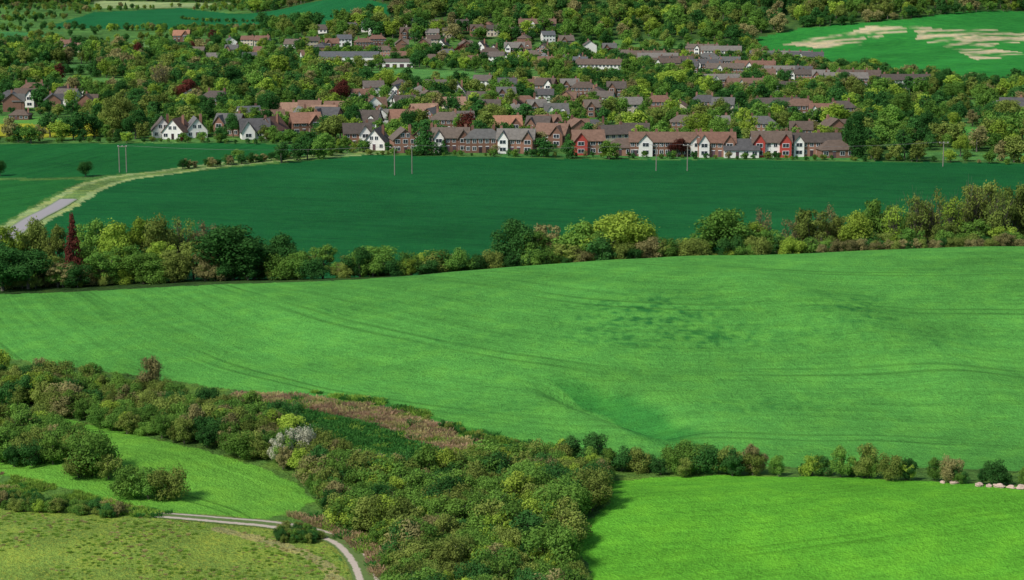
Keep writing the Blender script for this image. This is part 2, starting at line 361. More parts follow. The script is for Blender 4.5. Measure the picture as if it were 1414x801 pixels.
def trackmat(name, dirt, grass, c0, w):
    m, nt, b = mat(name); a = mth(nt, 'ABSOLUTE', attr(nt, 'across').outputs['Fac'])
    p = nt.nodes.new('ShaderNodeNewGeometry').outputs['Position']; n = noise(nt, 1.5, p, 4, 0.7)
    e = mth(nt, 'ADD', mth(nt, 'ABSOLUTE', mth(nt, 'SUBTRACT', a, c0)), mth(nt, 'MULTIPLY', mth(nt, 'SUBTRACT', n, 0.5), 0.4))
    f = mth(nt, 'SUBTRACT', 1.0, sstep(nt, e, w*0.7, w*1.3))
    dd = mix(nt, noise(nt, 4, p, 3, 0.7), dirt, tuple(k*0.65 for k in dirt))
    gg = mix(nt, noise(nt, 3, p, 3, 0.7), grass, tuple(k*0.5 for k in grass))
    nt.links.new(mix(nt, f, gg, dd), b.inputs['Base Color']); return m
ribbon('farm_road', ROAD[:int(len(ROAD)*0.42)], 2.7, 0.16, trackmat('worn_concrete', (0.40, 0.37, 0.37), (0.2, 0.3, 0.1), 0.0, 0.85))
ribbon('dirt_track', TRK, 1.8, 0.10, trackmat('dirt_ruts', (0.58, 0.49, 0.40), (0.15, 0.23, 0.06), 0.58, 0.22))

# ------------------------------------------------------------------ trees
def tube(p0, p1, r0, r1, n=6):
    p0 = np.array(p0, float); p1 = np.array(p1, float); d = p1-p0; d /= np.linalg.norm(d)+1e-9
    a = np.cross(d, (0.3, 0.9, 0.1)); a /= np.linalg.norm(a); b_ = np.cross(d, a)
    t = np.arange(n)*2*math.pi/n; c = np.cos(t)[:, None]*a+np.sin(t)[:, None]*b_
    V = np.vstack([p0+c*r0, p1+c*r1]); i = np.arange(n); j = (i+1) % n
    return V, np.stack([i, j, j+n, i+n], 1)
def tree_mesh(name, seed, Hh, R, z0, ncl, nleaf, leaf, cl_r, shape='round', limbs=6, sub=0, up=0.25):
    r = np.random.default_rng(seed); V = []; Q = []; off = 0
    ch = (Hh-z0)/2; cz = z0+ch
    C = []
    for i in range(ncl):
        d = r.normal(size=3); d /= np.linalg.norm(d); f = r.random()**0.45*0.78
        p = np.array([d[0]*R*f, d[1]*R*f, cz+d[2]*ch*f*1.05])
        rc = R*cl_r*(0.6+0.7*r.random())
        if shape == 'cone':
            t = i/ncl; z = z0+(Hh-z0)*t; w = R*(1-t)*0.75; a = r.random()*6.28; p = np.array([math.cos(a)*w, math.sin(a)*w, z]); rc = R*(0.18+0.4*(1-t))
        if shape == 'column':
            t = i/ncl; z = z0+(Hh-z0)*t; w = R*0.45*math.sin(math.pi*min(0.95, t+0.12))**0.6; a = r.random()*6.28; p = np.array([math.cos(a)*w, math.sin(a)*w, z]); rc = R*0.45
        p[2] = max(p[2], z0*0.8+rc*0.35)
        C.append((p, rc, r.random()))
    tv, tq = tube((0, 0, -0.6), (r.normal()*0.15, r.normal()*0.15, cz*0.8), Hh*0.032, Hh*0.018); V.append(tv); Q.append(tq+off); off += len(tv)
    for i in range(min(limbs, ncl)):
        p, rc, _ = C[int(i*ncl/limbs)]
        s0 = np.array([0, 0, z0*0.5+(cz*0.75-z0*0.5)*r.random()]); md = (s0+p)/2+np.array([0, 0, 0.08*Hh*r.random()])
        for (a_, b_, ra, rb) in ((s0, md, Hh*0.014, Hh*0.008), (md, p, Hh*0.008, Hh*0.003)):
            tv, tq = tube(a_, b_, ra, rb, 4); V.append(tv); Q.append(tq+off); off += len(tv)
        for j in range(sub):
            e = p+r.normal(size=3)*rc*0.8; e[2] += rc*0.5; e[2] = max(e[2], 0.3)
            tv, tq = tube(md+(p-md)*r.random(), e, Hh*0.004, Hh*0.0015, 3)
            V.append(tv); Q.append(tq+off); off += len(tv)
    nw = sum(len(x) for x in Q); shade = [np.zeros(sum(len(x) for x in V))]
    wts = np.array([c[1]**2 for c in C]); wts = (wts/wts.sum()*nleaf).astype(int)
    for (p, rc, sh), n in zip(C, wts):
        d = r.normal(size=(n, 3)); d[:, 2] += up; d /= np.linalg.norm(d, axis=1)[:, None]
        rad = rc*(1.08-0.55*r.random(n)**2.2)*(1+0.18*np.sin(d[:, 0]*7+sh*9)*np.sin(d[:, 1]*6+sh*5))
        st = r.random(n) < 0.10; rad[st] *= 1.15+0.25*r.random(st.sum())
        P = p+d*rad[:, None]*np.array([1, 1, 0.88])
        N = d+r.normal(size=(n, 3))*0.5; N[:, 2] += 0.2; N /= np.linalg.norm(N, axis=1)[:, None]
        A = np.cross(N, r.normal(size=(n, 3))); A /= np.linalg.norm(A, axis=1)[:, None]; B = np.cross(N, A)
        s_ = leaf*(0.55+0.9*r.random(n))[:, None]
        vv = np.stack([P-A*s_, P-B*s_*0.6+A*s_*0.1, P+A*s_*1.05, P+B*s_*0.6-A*s_*0.1], 1)
        vv[:, :, 2] = np.maximum(vv[:, :, 2], 0.02)
        V.append(vv.reshape(-1, 3)); Q.append(np.arange(n*4).reshape(n, 4)+off); off += n*4
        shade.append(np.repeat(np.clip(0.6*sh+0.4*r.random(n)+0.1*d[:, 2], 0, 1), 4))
    me = quads_mesh(name, np.vstack(V), np.vstack(Q))
    A_ = me.attributes.new('shade', 'FLOAT', 'POINT'); A_.data.foreach_set('value', np.concatenate(shade).astype(np.float32))
    mi = np.ones(len(me.polygons), np.int32); mi[:nw] = 0
    me.materials.append(M_bark); me.materials.append(FOL[0]); me.polygons.foreach_set('material_index', mi); me.update()
    return me
def variants(meshes, fams):
    out = []
    for f in fams:
        for m in meshes:
            c = m.copy(); c.name = m.name+'_'+FOL[f].name; c.materials[1] = FOL[f]; out.append(c)
    return out
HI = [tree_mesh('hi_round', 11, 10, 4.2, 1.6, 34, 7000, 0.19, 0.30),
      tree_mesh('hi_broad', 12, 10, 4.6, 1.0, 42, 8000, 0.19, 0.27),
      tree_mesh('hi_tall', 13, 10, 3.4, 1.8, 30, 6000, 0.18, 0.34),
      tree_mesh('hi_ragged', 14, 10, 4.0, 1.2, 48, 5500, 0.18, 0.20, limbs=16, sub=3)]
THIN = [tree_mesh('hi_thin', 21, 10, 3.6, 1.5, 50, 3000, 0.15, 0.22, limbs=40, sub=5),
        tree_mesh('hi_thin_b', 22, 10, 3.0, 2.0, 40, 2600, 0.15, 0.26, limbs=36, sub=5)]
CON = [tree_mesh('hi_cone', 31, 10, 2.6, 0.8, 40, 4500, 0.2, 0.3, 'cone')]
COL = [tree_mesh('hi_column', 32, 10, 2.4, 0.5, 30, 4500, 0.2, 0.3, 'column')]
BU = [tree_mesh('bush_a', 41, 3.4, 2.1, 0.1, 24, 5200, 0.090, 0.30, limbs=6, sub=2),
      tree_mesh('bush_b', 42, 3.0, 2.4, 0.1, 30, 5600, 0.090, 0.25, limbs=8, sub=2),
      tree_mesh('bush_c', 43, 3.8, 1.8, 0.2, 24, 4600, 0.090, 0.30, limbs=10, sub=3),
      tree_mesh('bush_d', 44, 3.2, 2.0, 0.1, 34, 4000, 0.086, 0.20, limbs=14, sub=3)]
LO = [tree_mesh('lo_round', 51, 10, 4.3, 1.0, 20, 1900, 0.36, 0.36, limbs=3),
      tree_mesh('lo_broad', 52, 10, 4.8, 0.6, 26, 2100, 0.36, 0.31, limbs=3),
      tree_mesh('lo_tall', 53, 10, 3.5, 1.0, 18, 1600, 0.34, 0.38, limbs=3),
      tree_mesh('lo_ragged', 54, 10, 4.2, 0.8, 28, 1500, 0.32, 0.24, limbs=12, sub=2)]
def tuft_mesh(name, seed, n):
    """tussock of long grass blades"""
    r = np.random.default_rng(seed); a = r.random(n)*6.28; rad = 0.5*np.sqrt(r.random(n)); bx = np.cos(a)*rad; by = np.sin(a)*rad
    h = 0.25+0.45*r.random(n)*(1-rad); lean = r.normal(size=(n, 2))*0.16+np.stack([bx, by], 1)*0.5; w = 0.05+0.04*r.random(n); t = r.random(n)*6.28
    dx, dy = np.cos(t)*w, np.sin(t)*w
    P = np.stack([np.stack([bx-dx, by-dy, bx*0-0.05], 1), np.stack([bx+dx, by+dy, bx*0-0.05], 1),
                  np.stack([bx+lean[:, 0]+dx*.4, by+lean[:, 1]+dy*.4, h], 1), np.stack([bx+lean[:, 0]-dx*.4, by+lean[:, 1]-dy*.4, h], 1)], 1)
    me = quads_mesh(name, P.reshape(-1, 3), np.arange(n*4).reshape(n, 4))
    A_ = me.attributes.new('shade', 'FLOAT', 'POINT'); A_.data.foreach_set('value', np.repeat(r.random(n), 4).astype(np.float32))
    me.materials.append(M_bark); me.materials.append(FOL[0]); me.polygons.foreach_set('material_index', np.ones(n, np.int32)); me.update(); return me
M_GR = [foliage('grass_blades_green', (0.16, 0.29, 0.04), (0.28, 0.42, 0.07), 0.5), foliage('grass_blades_straw', (0.32, 0.30, 0.11), (0.50, 0.42, 0.20), 0.5),
        foliage('grass_blades_dark', (0.03, 0.13, 0.025), (0.08, 0.23, 0.045), 0.4), foliage('grass_blades_russet', (0.28, 0.19, 0.11), (0.44, 0.31, 0.19), 0.5)]
TU = [tuft_mesh('tuft_a', 61, 90), tuft_mesh('tuft_b', 62, 70)]
def proto_coll(name, meshes):
    c = bpy.data.collections.new(name)
    for i, m in enumerate(meshes):
        o_ = bpy.data.objects.new('%s_%03d' % (name, i), m); c.objects.link(o_)
    return c
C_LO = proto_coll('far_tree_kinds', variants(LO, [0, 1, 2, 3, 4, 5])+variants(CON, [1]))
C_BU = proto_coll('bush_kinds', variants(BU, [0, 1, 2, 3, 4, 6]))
_tv = []
for m_ in M_GR:
    for t_ in TU:
        c_ = t_.copy(); c_.materials[1] = m_; _tv.append(c_)
C_TU = proto_coll('tussock_kinds', _tv)
def gn_group(coll):
    g = bpy.data.node_groups.new('scatter_'+coll.name, 'GeometryNodeTree')
    g.interface.new_socket('Geometry', in_out='INPUT', socket_type='NodeSocketGeometry')
    g.interface.new_socket('Geometry', in_out='OUTPUT', socket_type='NodeSocketGeometry')
    N = g.nodes; L = g.links
    gi = N.new('NodeGroupInput'); go = N.new('NodeGroupOutput')
    ci = N.new('GeometryNodeCollectionInfo'); ci.inputs['Collection'].default_value = coll
    ci.inputs['Separate Children'].default_value = True; ci.inputs['Reset Children'].default_value = True
    ip = N.new('GeometryNodeInstanceOnPoints'); ip.inputs['Pick Instance'].default_value = True
    def na(nm, ty):
        a = N.new('GeometryNodeInputNamedAttribute'); a.data_type = ty; a.inputs['Name'].default_value = nm
        return [s for s in a.outputs if s.enabled and s.name == 'Attribute'][0]
    L.new(gi.outputs[0], ip.inputs['Points']); L.new(ci.outputs[0], ip.inputs['Instance'])
    L.new(na('idx', 'INT'), ip.inputs['Instance Index']); L.new(na('scl', 'FLOAT_VECTOR'), ip.inputs['Scale'])
    L.new(na('rot', 'FLOAT_VECTOR'), ip.inputs['Rotation']); L.new(ip.outputs[0], go.inputs[0])
    return g
G_LO = gn_group(C_LO); G_BU = gn_group(C_BU); G_TU = gn_group(C_TU)
def mass(name, P, sxy, sz, idx, grp):
    n = len(P)
    if n == 0: return
    me = bpy.data.meshes.new(name); me.vertices.add(n)
    co = np.column_stack([P, H(P[:, 0], P[:, 1])-(0.02 if grp is G_TU else 0.1)]); me.vertices.foreach_set('co', co.astype(np.float32).ravel())
    a = me.attributes.new('idx', 'INT', 'POINT'); a.data.foreach_set('value', np.asarray(idx, np.int32))
    a = me.attributes.new('scl', 'FLOAT_VECTOR', 'POINT'); a.data.foreach_set('vector', np.column_stack([sxy, sxy*(0.85+0.3*rng.random(n)), sz]).astype(np.float32).ravel())
    a = me.attributes.new('rot', 'FLOAT_VECTOR', 'POINT'); a.data.foreach_set('vector', np.column_stack([rng.normal(size=n)*0.05, rng.normal(size=n)*0.05, rng.random(n)*6.28]).astype(np.float32).ravel())
    o_ = new_obj(name, me); md = o_.modifiers.new('scatter', 'NODES'); md.node_group = grp
    return o_
def pick(n, w, nshape=4):
    w = np.array(w, float); w /= w.sum(); return rng.choice(len(w), n, p=w)*nshape+rng.integers(0, nshape, n)
def grid_scatter(P, sp):
    x0, y0 = P.min(0); x1, y1 = P.max(0)
    X, Y = np.meshgrid(np.arange(x0, x1, sp), np.arange(y0, y1, sp))
    X = X.ravel()+rng.uniform(-.5, .5, X.size)*sp; Y = Y.ravel()+rng.uniform(-.5, .5, Y.size)*sp
    k = inpoly(P, X, Y); return np.column_stack([X[k], Y[k]])

# ------------------------------------------------------------------ houses
class MB:
    def __init__(s): s.v = []; s.f = []
    def poly(s, pts):
        o_ = len(s.v); s.v += [tuple(p) for p in pts]; s.f.append(tuple(range(o_, o_+len(pts))))
    def box(s, x0, x1, y0, y1, z0, z1):
        o_ = len(s.v); s.v += [(x0, y0, z0), (x1, y0, z0), (x1, y1, z0), (x0, y1, z0), (x0, y0, z1), (x1, y0, z1), (x1, y1, z1), (x0, y1, z1)]
        s.f += [tuple(o_+i for i in q) for q in ((3, 2, 1, 0), (4, 5, 6, 7), (0, 1, 5, 4), (1, 2, 6, 5), (2, 3, 7, 6), (3, 0, 4, 7))]
    def prism(s, prof, a0, a1, axis):
        n = len(prof); o_ = len(s.v)
        for a in (a0, a1):
            for (u_, z) in prof: s.v.append((a, u_, z) if axis == 'x' else (u_, a, z))
        s.f.append(tuple(o_+i for i in range(n))[::-1]); s.f.append(tuple(o_+n+i for i in range(n)))
        for i in range(n): j = (i+1) % n; s.f.append((o_+i, o_+j, o_+n+j, o_+n+i))
    def mesh(s, name, m):
        me = bpy.data.meshes.new(name); me.from_pydata(s.v, [], s.f); me.materials.append(m)
        bm = bmesh.new(); bm.from_mesh(me); bmesh.ops.recalc_face_normals(bm, faces=bm.faces); bm.to_mesh(me); bm.free(); return me
def gable(walls, roof, x0, x1, y0, y1, ev, rg, axis, oh=0.45, z0=-0.8):
    if axis == 'x': c = (y0+y1)/2; p0, p1, a0, a1 = y0, y1, x0, x1
    else: c = (x0+x1)/2; p0, p1, a0, a1 = x0, x1, y0, y1
    walls.prism([(p0, z0), (p1, z0), (p1, ev), (c, rg), (p0, ev)], a0, a1, axis)
    k = (rg-ev)/(c-p0); t = 0.2; e = 0.05
    for s_ in (-1, 1):
        pe = c+s_*(c-p0+oh); ze = rg-k*(c-p0+oh)
        prof = [(c, rg+e), (pe, ze+e), (pe, ze+e+t), (c, rg+e+t)]
        roof.prism(prof, a0-oh, a1+oh, axis)
def hip(walls, roof, x0, x1, y0, y1, ev, rg, oh=0.45, z0=-0.8):
    walls.box(x0, x1, y0, y1, z0, ev)
    X0, X1, Y0, Y1 = x0-oh, x1+oh, y0-oh, y1+oh; c = (Y0+Y1)/2; h = (Y1-Y0)/2*0.8; z = ev-0.05
    a, b_, c_, d_ = (X0, Y0, z), (X1, Y0, z), (X1, Y1, z), (X0, Y1, z); r0 = (X0+h, c, rg); r1 = (X1-h, c, rg)
    roof.poly([a, b_, r1, r0]); roof.poly([c_, d_, r0, r1]); roof.poly([b_, c_, r1]); roof.poly([d_, a, r0]); roof.poly([d_, c_, b_, a])
def wins(fr, gl, xs, y, zs, w=1.25, h=1.2, s_=-1):
    for x in xs:
        for z in zs:
            y0, y1 = sorted((y+s_*0.06, y-s_*0.05)); fr.box(x-w/2-0.12, x+w/2+0.12, y0, y1, z-0.12, z+h+0.12)
            for q in (-1, 1):
                xa, xb = sorted((x+q*0.05, x+q*w/2)); g0, g1 = sorted((y+s_*0.085, y+s_*0.02)); gl.box(xa, xb, g0, g1, z, z+h)
def house_kind(name, spec):
    W, R_, FR, GL, DR, CH, EX = MB(), MB(), MB(), MB(), MB(), MB(), MB()
    t = spec['t']; w, dp, ev, rg = spec['w'], spec['d'], spec['ev'], spec['rg']; x0, x1, y0, y1 = -w/2, w/2, -dp/2, dp/2
    if t == 'hip': hip(W, R_, x0, x1, y0, y1, ev, rg)
    elif t == 'front': gable(W, R_, x0, x1, y0, y1, ev, rg, 'y')
    else: gable(W, R_, x0, x1, y0, y1, ev, rg, 'x')
    n = spec.get('n', 4); zs = [0.9] if ev < 4 else [0.9, 3.4]
    xs = [x0+w*(i+0.5)/n for i in range(n)]
    if t == 'barn':
        for x in xs: DR.box(x-2, x+2, y0-0.06, y0+0.1, 0, 3.2)
    else:
        dx = spec.get('doors', [xs[1]])
        for x in xs:
            zz = zs if not any(abs(x-q) < 0.9 for q in dx) else zs[1:]
            wins(FR, GL, [x], y0, zz, 1.5 if w/n > 2.6 else 1.1)
            wins(FR, GL, [x], y1, zs, s_=1)
        for q in dx: DR.box(q-0.5, q+0.5, y0-0.07, y0+0.1, 0, 2.1); FR.box(q-0.62, q+0.62, y0-0.05, y0+0.1, 2.101, 2.3)
        if t == 'front': wins(FR, GL, [-0.9, 0.9] if w > 7 else [0], y0, [ev+0.9], 1.1)
    for gx_, gw, mat_ in spec.get('gables', []):
        tgt = EX if mat_ else W
        gable(tgt, R_, gx_-gw/2, gx_+gw/2, y0-1.2, y0+dp*0.45, ev, ev+(rg-ev)*0.86, 'y')
        wins(FR, GL, [gx_], y0-1.2, zs, 2.0)
    for cx in spec.get('chim', [x1-1.2]):
        CH.box(cx-0.45, cx+0.45, 0.3, 1.2, ev-0.5, rg+1.0)
        for q in (-0.2, 0.2): CH.box(cx+q-0.1, cx+q+0.1, 0.65, 0.85, rg+0.98, rg+1.35)
    for q in spec.get('dorm', []):
        gable(EX if spec.get('exm') else W, R_, q-1.1, q+1.1, y0+0.9, y0+dp*0.5, ev+1.5, ev+2.4, 'y', 0.2, ev+0.2)
        wins(FR, GL, [q], y0+0.9, [ev+0.55], 1.2, 0.8)
    out = []
    for nm, mb, m in (('walls', W, spec['wall']), ('roof', R_, spec['roof']), ('window_frames', FR, M_frame), ('window_panes', GL, M_glass),
                      ('doors', DR, M_door), ('chimneys', CH, M_brick), ('gable_front', EX, spec.get('exm', M_white))):
        if mb.v: out.append((nm, mb.mesh(name+'_'+nm, m)))
    return out
KN = {
 'semi':   ('brick_house', dict(t='hip', w=13.0, d=8.5, ev=4.9, rg=7.8, n=6, doors=[-1.2, 1.2], chim=[-3.6, 3.6], wall=M_brick, roof=M_roof)),
 'semig':  ('brick_house', dict(t='x', w=12.5, d=8, ev=4.9, rg=7.9, n=6, doors=[-1.1, 1.1], chim=[-5.2, 5.2], gables=[(-4.2, 3.4, 1), (4.2, 3.4, 0)], wall=M_brick, roof=M_roof, exm=M_white)),
 'det':    ('brick_house', dict(t='x', w=9.5, d=8, ev=4.8, rg=7.9, n=4, gables=[(-2.6, 4.0, 0)], wall=M_brick, roof=M_roof)),
 'detw':   ('brick_house', dict(t='x', w=9.5, d=8, ev=4.8, rg=7.9, n=4, gables=[(2.6, 4.0, 1)], wall=M_brick, roof=M_roof, exm=M_white)),
 'detg':   ('brick_house', dict(t='front', w=8, d=10, ev=4.6, rg=8.0, n=3, doors=[0], wall=M_brick, roof=M_roof, chim=[2.4])),
 'white':  ('white_house', dict(t='front', w=8.0, d=11, ev=2.7, rg=7.2, n=3, doors=[0], wall=M_white, roof=M_roof, chim=[2.0])),
 'white2': ('white_house', dict(t='x', w=10.5, d=8.5, ev=2.8, rg=7.0, n=4, gables=[(-2.7, 4.8, 0)], dorm=[2.6], wall=M_white, roof=M_roof)),
 'white3': ('white_house', dict(t='x', w=9.5, d=8, ev=4.8, rg=7.5, n=4, wall=M_white, roof=M_roof_gr)),
 'whiteg': ('white_house', dict(t='front', w=7.5, d=11, ev=2.7, rg=7.1, n=3, doors=[0], wall=M_white, roof=M_roof_gr, chim=[2.0])),
 'cream':  ('cream_house', dict(t='x', w=9.5, d=8, ev=4.7, rg=7.4, n=4, wall=M_cream, roof=M_roof)),
 'bung':   ('bungalow', dict(t='hip', w=11.5, d=9, ev=2.7, rg=5.6, n=4, wall=M_brick, roof=M_roof)),
 'bungw':  ('bungalow', dict(t='x', w=11.5, d=8.5, ev=2.7, rg=5.8, n=4, wall=M_white, roof=M_roof)),
 'bungo':  ('bungalow', dict(t='x', w=11.5, d=9, ev=2.8, rg=6.2, n=4, wall=M_cream, roof=M_roof_or)),
 'deto':   ('brick_house', dict(t='x', w=11, d=9, ev=4.5, rg=7.8, n=4, gables=[(2.9, 4.4, 0)], wall=M_brick, roof=M_roof_or)),
 'red':    ('red_tiled_house', dict(t='x', w=10.5, d=8, ev=4.9, rg=8.0, n=4, gables=[(-2.9, 4.4, 1)], wall=M_brick, roof=M_roof_or, exm=M_red)),
 'redg':   ('red_tiled_house', dict(t='x', w=13, d=8, ev=5.0, rg=8.2, n=6, doors=[-1.1, 1.1], gables=[(-4.4, 3.8, 1), (4.4, 3.8, 1)], wall=M_white, roof=M_roof, exm=M_red)),
 'terr':   ('terraced_house', dict(t='x', w=29, d=8, ev=4.9, rg=7.7, n=15, doors=[-12.6, -6.8, -1.0, 4.8, 10.6], chim=[-12.5, -5.5, 1.5, 8, 13], gables=[(-9.2, 4.6, 1), (8.2, 4.6, 1)], wall=M_brick, roof=M_roof, exm=M_white)),
 'terrw':  ('terraced_house', dict(t='x', w=25, d=8, ev=4.8, rg=7.4, n=12, doors=[-9.4, -1.05, 7.3], chim=[-11, -4, 4, 11], wall=M_white, roof=M_roof)),
 'terrb':  ('terraced_house', dict(t='x', w=22, d=8, ev=4.8, rg=7.4, n=10, doors=[-7.7, 1.1, 7.7], chim=[-10, -3, 4, 10], gables=[(-3.3, 3.4, 1)], wall=M_brick, roof=M_roof, exm=M_white)),
 'barn':   ('barn', dict(t='barn', w=34, d=14, ev=5.0, rg=7.5, n=5, chim=[], wall=M_white, roof=M_roof_gr)),
}
KM = {}
HOUSES = []
def house(kind, x, y, rot=0, s=1.0):
    nm, spec = KN[kind]
    if kind not in KM: KM[kind] = house_kind(kind, spec)
    e = bpy.data.objects.new(nm, None); root.objects.link(e); e.empty_display_size = 2
    e.location = (x, y, float(H(x, y))); e.rotation_euler = (0, 0, rot); e.scale = (s, s, s)
    for pn, me in KM[kind]:
        o_ = bpy.data.objects.new(pn, me); root.objects.link(o_); o_.parent = e
    HOUSES.append((x, y, spec['w']*s/2, rot))
def hp(kind, px, py, rot=0.0, s=1.0, check=False):
    x, y = G(px, py); y += 4
    turned = abs(math.sin(math.radians(rot))) > 0.7
    if check:
        w = 5 if turned else KN[kind][1]['w']*s/2
        for hx, hy, hw, hr in HOUSES:
            hw = 5 if abs(math.sin(hr)) > 0.7 else hw
            if abs(hx-x) < hw+w+1.5 and abs(hy-y) < (15 if turned or abs(math.sin(hr)) > 0.7 else 13): return False
    house(kind, x, y, math.radians(rot), s); return True
for k, px, py, r in (('whiteg', 222, 190, 12), ('white', 243, 192, -10), ('whiteg', 268, 190, 15), ('det', 316, 188, -12), ('white2', 350, 192, 12), ('white', 374, 190, -20),
    ('deto', 420, 186, 18), ('det', 452, 178, -15), ('detw', 492, 203, 8), ('whiteg', 520, 207, -8), ('detg', 556, 211, 12), ('detg', 586, 208, -8), ('semig', 622, 210, 3), ('semi', 667, 211, 4),
    ('semig', 713, 212, -5), ('deto', 764, 203, -18), ('red', 812, 214, 5), ('bung', 862, 215, 0), ('terr', 930, 216, -3), ('semig', 990, 217, -2), ('bungw', 1024, 218, 0), ('redg', 1066, 217, 0),
    ('terrb', 1116, 216, 0), ('bung', 1154, 218, 10), ('cream', 846, 204, 20)):
    hp(k, px, py, r)
mixk = ['semi', 'semig', 'det', 'detw', 'detg', 'white', 'white2', 'white3', 'whiteg', 'cream', 'bung', 'bungw', 'bungo', 'deto']
def row(p0, p1, n, kinds, rj=15, rot=0, jy=5):
    n = int(n*1.05+0.5)
    for i in range(n):
        for tr in range(4):
            t = (i+0.5)/n; px = p0[0]+(p1[0]-p0[0])*t+rng.uniform(-10, 10); py = p0[1]+(p1[1]-p0[1])*t+rng.uniform(-jy, jy)
            r_ = rot+rng.uniform(-rj, rj)+(90 if (rj > 12 and rng.random() < 0.25) else 0)
            if hp(kinds[rng.integers(len(kinds))], px, py, r_, rng.uniform(0.82, 0.98), True): break
row((0, 150), (128, 152), 5, ['det', 'semi', 'detw', 'detg', 'white3'])
row((5, 140), (130, 139), 4, ['semi', 'bung', 'white', 'det'])
row((250, 148), (330, 150), 3, ['white3', 'bung', 'semi'])
row((385, 158), (480, 164), 4, ['bungo', 'white2', 'det', 'white3'], 25)
row((330, 174), (480, 176), 5, ['white3', 'whiteg', 'bung', 'det'], 25)
row((470, 150), (640, 152), 9, ['white', 'whiteg', 'semi', 'bungo', 'white2', 'det', 'bungw'], 25, 0, 6)
row((500, 133), (640, 134), 8, ['white3', 'white2', 'bung', 'semi', 'cream', 'whiteg'], 20)
row((500, 172), (660, 178), 7, mixk, 25, 0, 6)
row((650, 126), (860, 132), 7, ['semi', 'det', 'bungw', 'white3', 'bung', 'detw'], 20)
row((650, 144), (860, 148), 7, ['semi', 'det', 'bungw', 'white3', 'bung'], 20)
row((660, 162), (840, 166), 6, ['semi', 'white3', 'bung', 'det', 'white2'], 20)
row((660, 184), (840, 190), 6, ['semi', 'det', 'bung', 'deto'], 20)
row((860, 158), (1010, 160), 5, ['semi', 'det', 'cream', 'bung'], 15)
row((860, 186), (1180, 192), 6, ['semi', 'det', 'bung', 'bungw'], 15)
row((1060, 160), (1180, 166), 4, ['terrb', 'semi', 'semig'], 8)
hp('bung', 1385, 158, 10); hp('det', 1400, 163, -10)
row((850, 84), (1010, 96), 6, ['terrb', 'terrw', 'semi', 'terrb'], 6, -6, 3)
row((900, 99), (1120, 109), 7, ['terrb', 'terrb', 'terrw', 'semi', 'det'], 6, -6, 3)
row((960, 76), (1130, 90), 6, ['terrb', 'terrw', 'terrb'], 6, -6, 3)
row((1050, 112), (1270, 124), 7, ['terrb', 'terrw', 'semi', 'det'], 6, -6, 3)
row((985, 124), (1130, 132), 4, ['terrb', 'semi', 'bung'], 8)
row((665, 84), (830, 98), 10, ['white', 'cream', 'whiteg', 'semi', 'white3', 'terrw'], 8)
row((600, 66), (760, 80), 7, mixk, 15)
row((690, 55), (790, 64), 4, ['semi', 'det', 'white3'], 15)
row((760, 66), (860, 78), 3, ['semi', 'det', 'white3', 'bung'], 15)
hp('terrb', 742, 45, 0, 1.1)
row((560, 38), (720, 44), 5, ['semi', 'white3', 'bung', 'cream', 'det'], 20)
row((540, 54), (690, 52), 6, ['semi', 'white3', 'bungo', 'cream', 'det'], 20)
row((440, 46), (560, 50), 5, ['white3', 'bungw', 'semi', 'white2'], 20)
row((300, 68), (440, 64), 5, ['bungo', 'white3', 'cream', 'bungw'], 20)
row((265, 82), (460, 80), 9, ['semi', 'white3', 'bungw', 'cream', 'det'], 15)
row((440, 66), (620, 68), 7, ['white3', 'cream', 'semi', 'det'], 20)
row((520, 78), (660, 88), 5, ['bung', 'semi', 'bungw'], 20)
row((60, 72), (150, 76), 2, ['bungo', 'semi', 'det'], 20)
hp('barn', 482, 90, 0); hp('barn', 545, 93, 0, 0.6)
hp('deto', 250, 58, 0); hp('bung', 25, 166, 0, 0.7)
HA = np.array([(a, b_, c_) for a, b_, c_, _ in HOUSES])

# ------------------------------------------------------------------ village trees and far woodland
OPEN = [V1, L1, L2, YEL, YG, RH, UL]+[m[0] for m in MEADS]
def keep_clear(P):
    k = np.ones(len(P), bool)
    for q in OPEN: k &= ~inpoly(q, P[:, 0], P[:, 1])
    return k
P = np.vstack([grid_scatter(np.array([[-230, 640], [240, 640], [420, 1240], [-420, 1240]], float), 7.6),
               grid_scatter(np.array([[-420, 1240], [420, 1240], [780, 2500], [-780, 2500]], float), 11.0)])
P = P[keep_clear(P)]
dh = np.full(len(P), 1e9); front = np.zeros(len(P), bool)
for hx, hy, hw in HA:
    dx = np.abs(P[:, 0]-hx); dy = P[:, 1]-hy
    dh = np.minimum(dh, np.maximum(dx-hw, np.abs(dy)-5))
    front |= (dx < hw-0.5) & (dy < 0) & (dy > -32)
k = (dh > 1.8); P = P[k]; front = front[k]; dh = dh[k]
hillk = H(P[:, 0], P[:, 1]) > 7
invil = (dh < 40) & ~hillk
dens = vn(P[:, 0], P[:, 1], 45, 2)+vn(P[:, 0], P[:, 1], 15, 3)*0.5
k = (~invil) & ((dens > -0.08) | hillk) | invil & (rng.random(len(P)) < np.where(front, 0.6, 0.82))
P = P[k]; front = front[k]; invil = invil[k]; hillk = hillk[k]
n = len(P)
hgt = np.where(invil, 4+6.5*rng.random(n)**1.3, rng.uniform(6, 12, n)); hgt = np.where(front, np.where(rng.random(n) < 0.2, rng.uniform(4, 7, n), rng.uniform(1.6, 3.8, n)), hgt)
hgt = np.where(~hillk & (P[:, 1] > 1350), rng.uniform(3.5, 7, n), hgt)
hgt = np.where(hillk, rng.uniform(8, 14, n), hgt)
sxy = hgt/10*rng.uniform(0.9, 1.3, n); sxy = np.where(front, sxy*1.25, sxy)
idx = pick(n, [5, 3.2, 1.5, 3.0, 1.2, 0.05]); idx = np.where(rng.random(n) < 0.02, 24, idx)
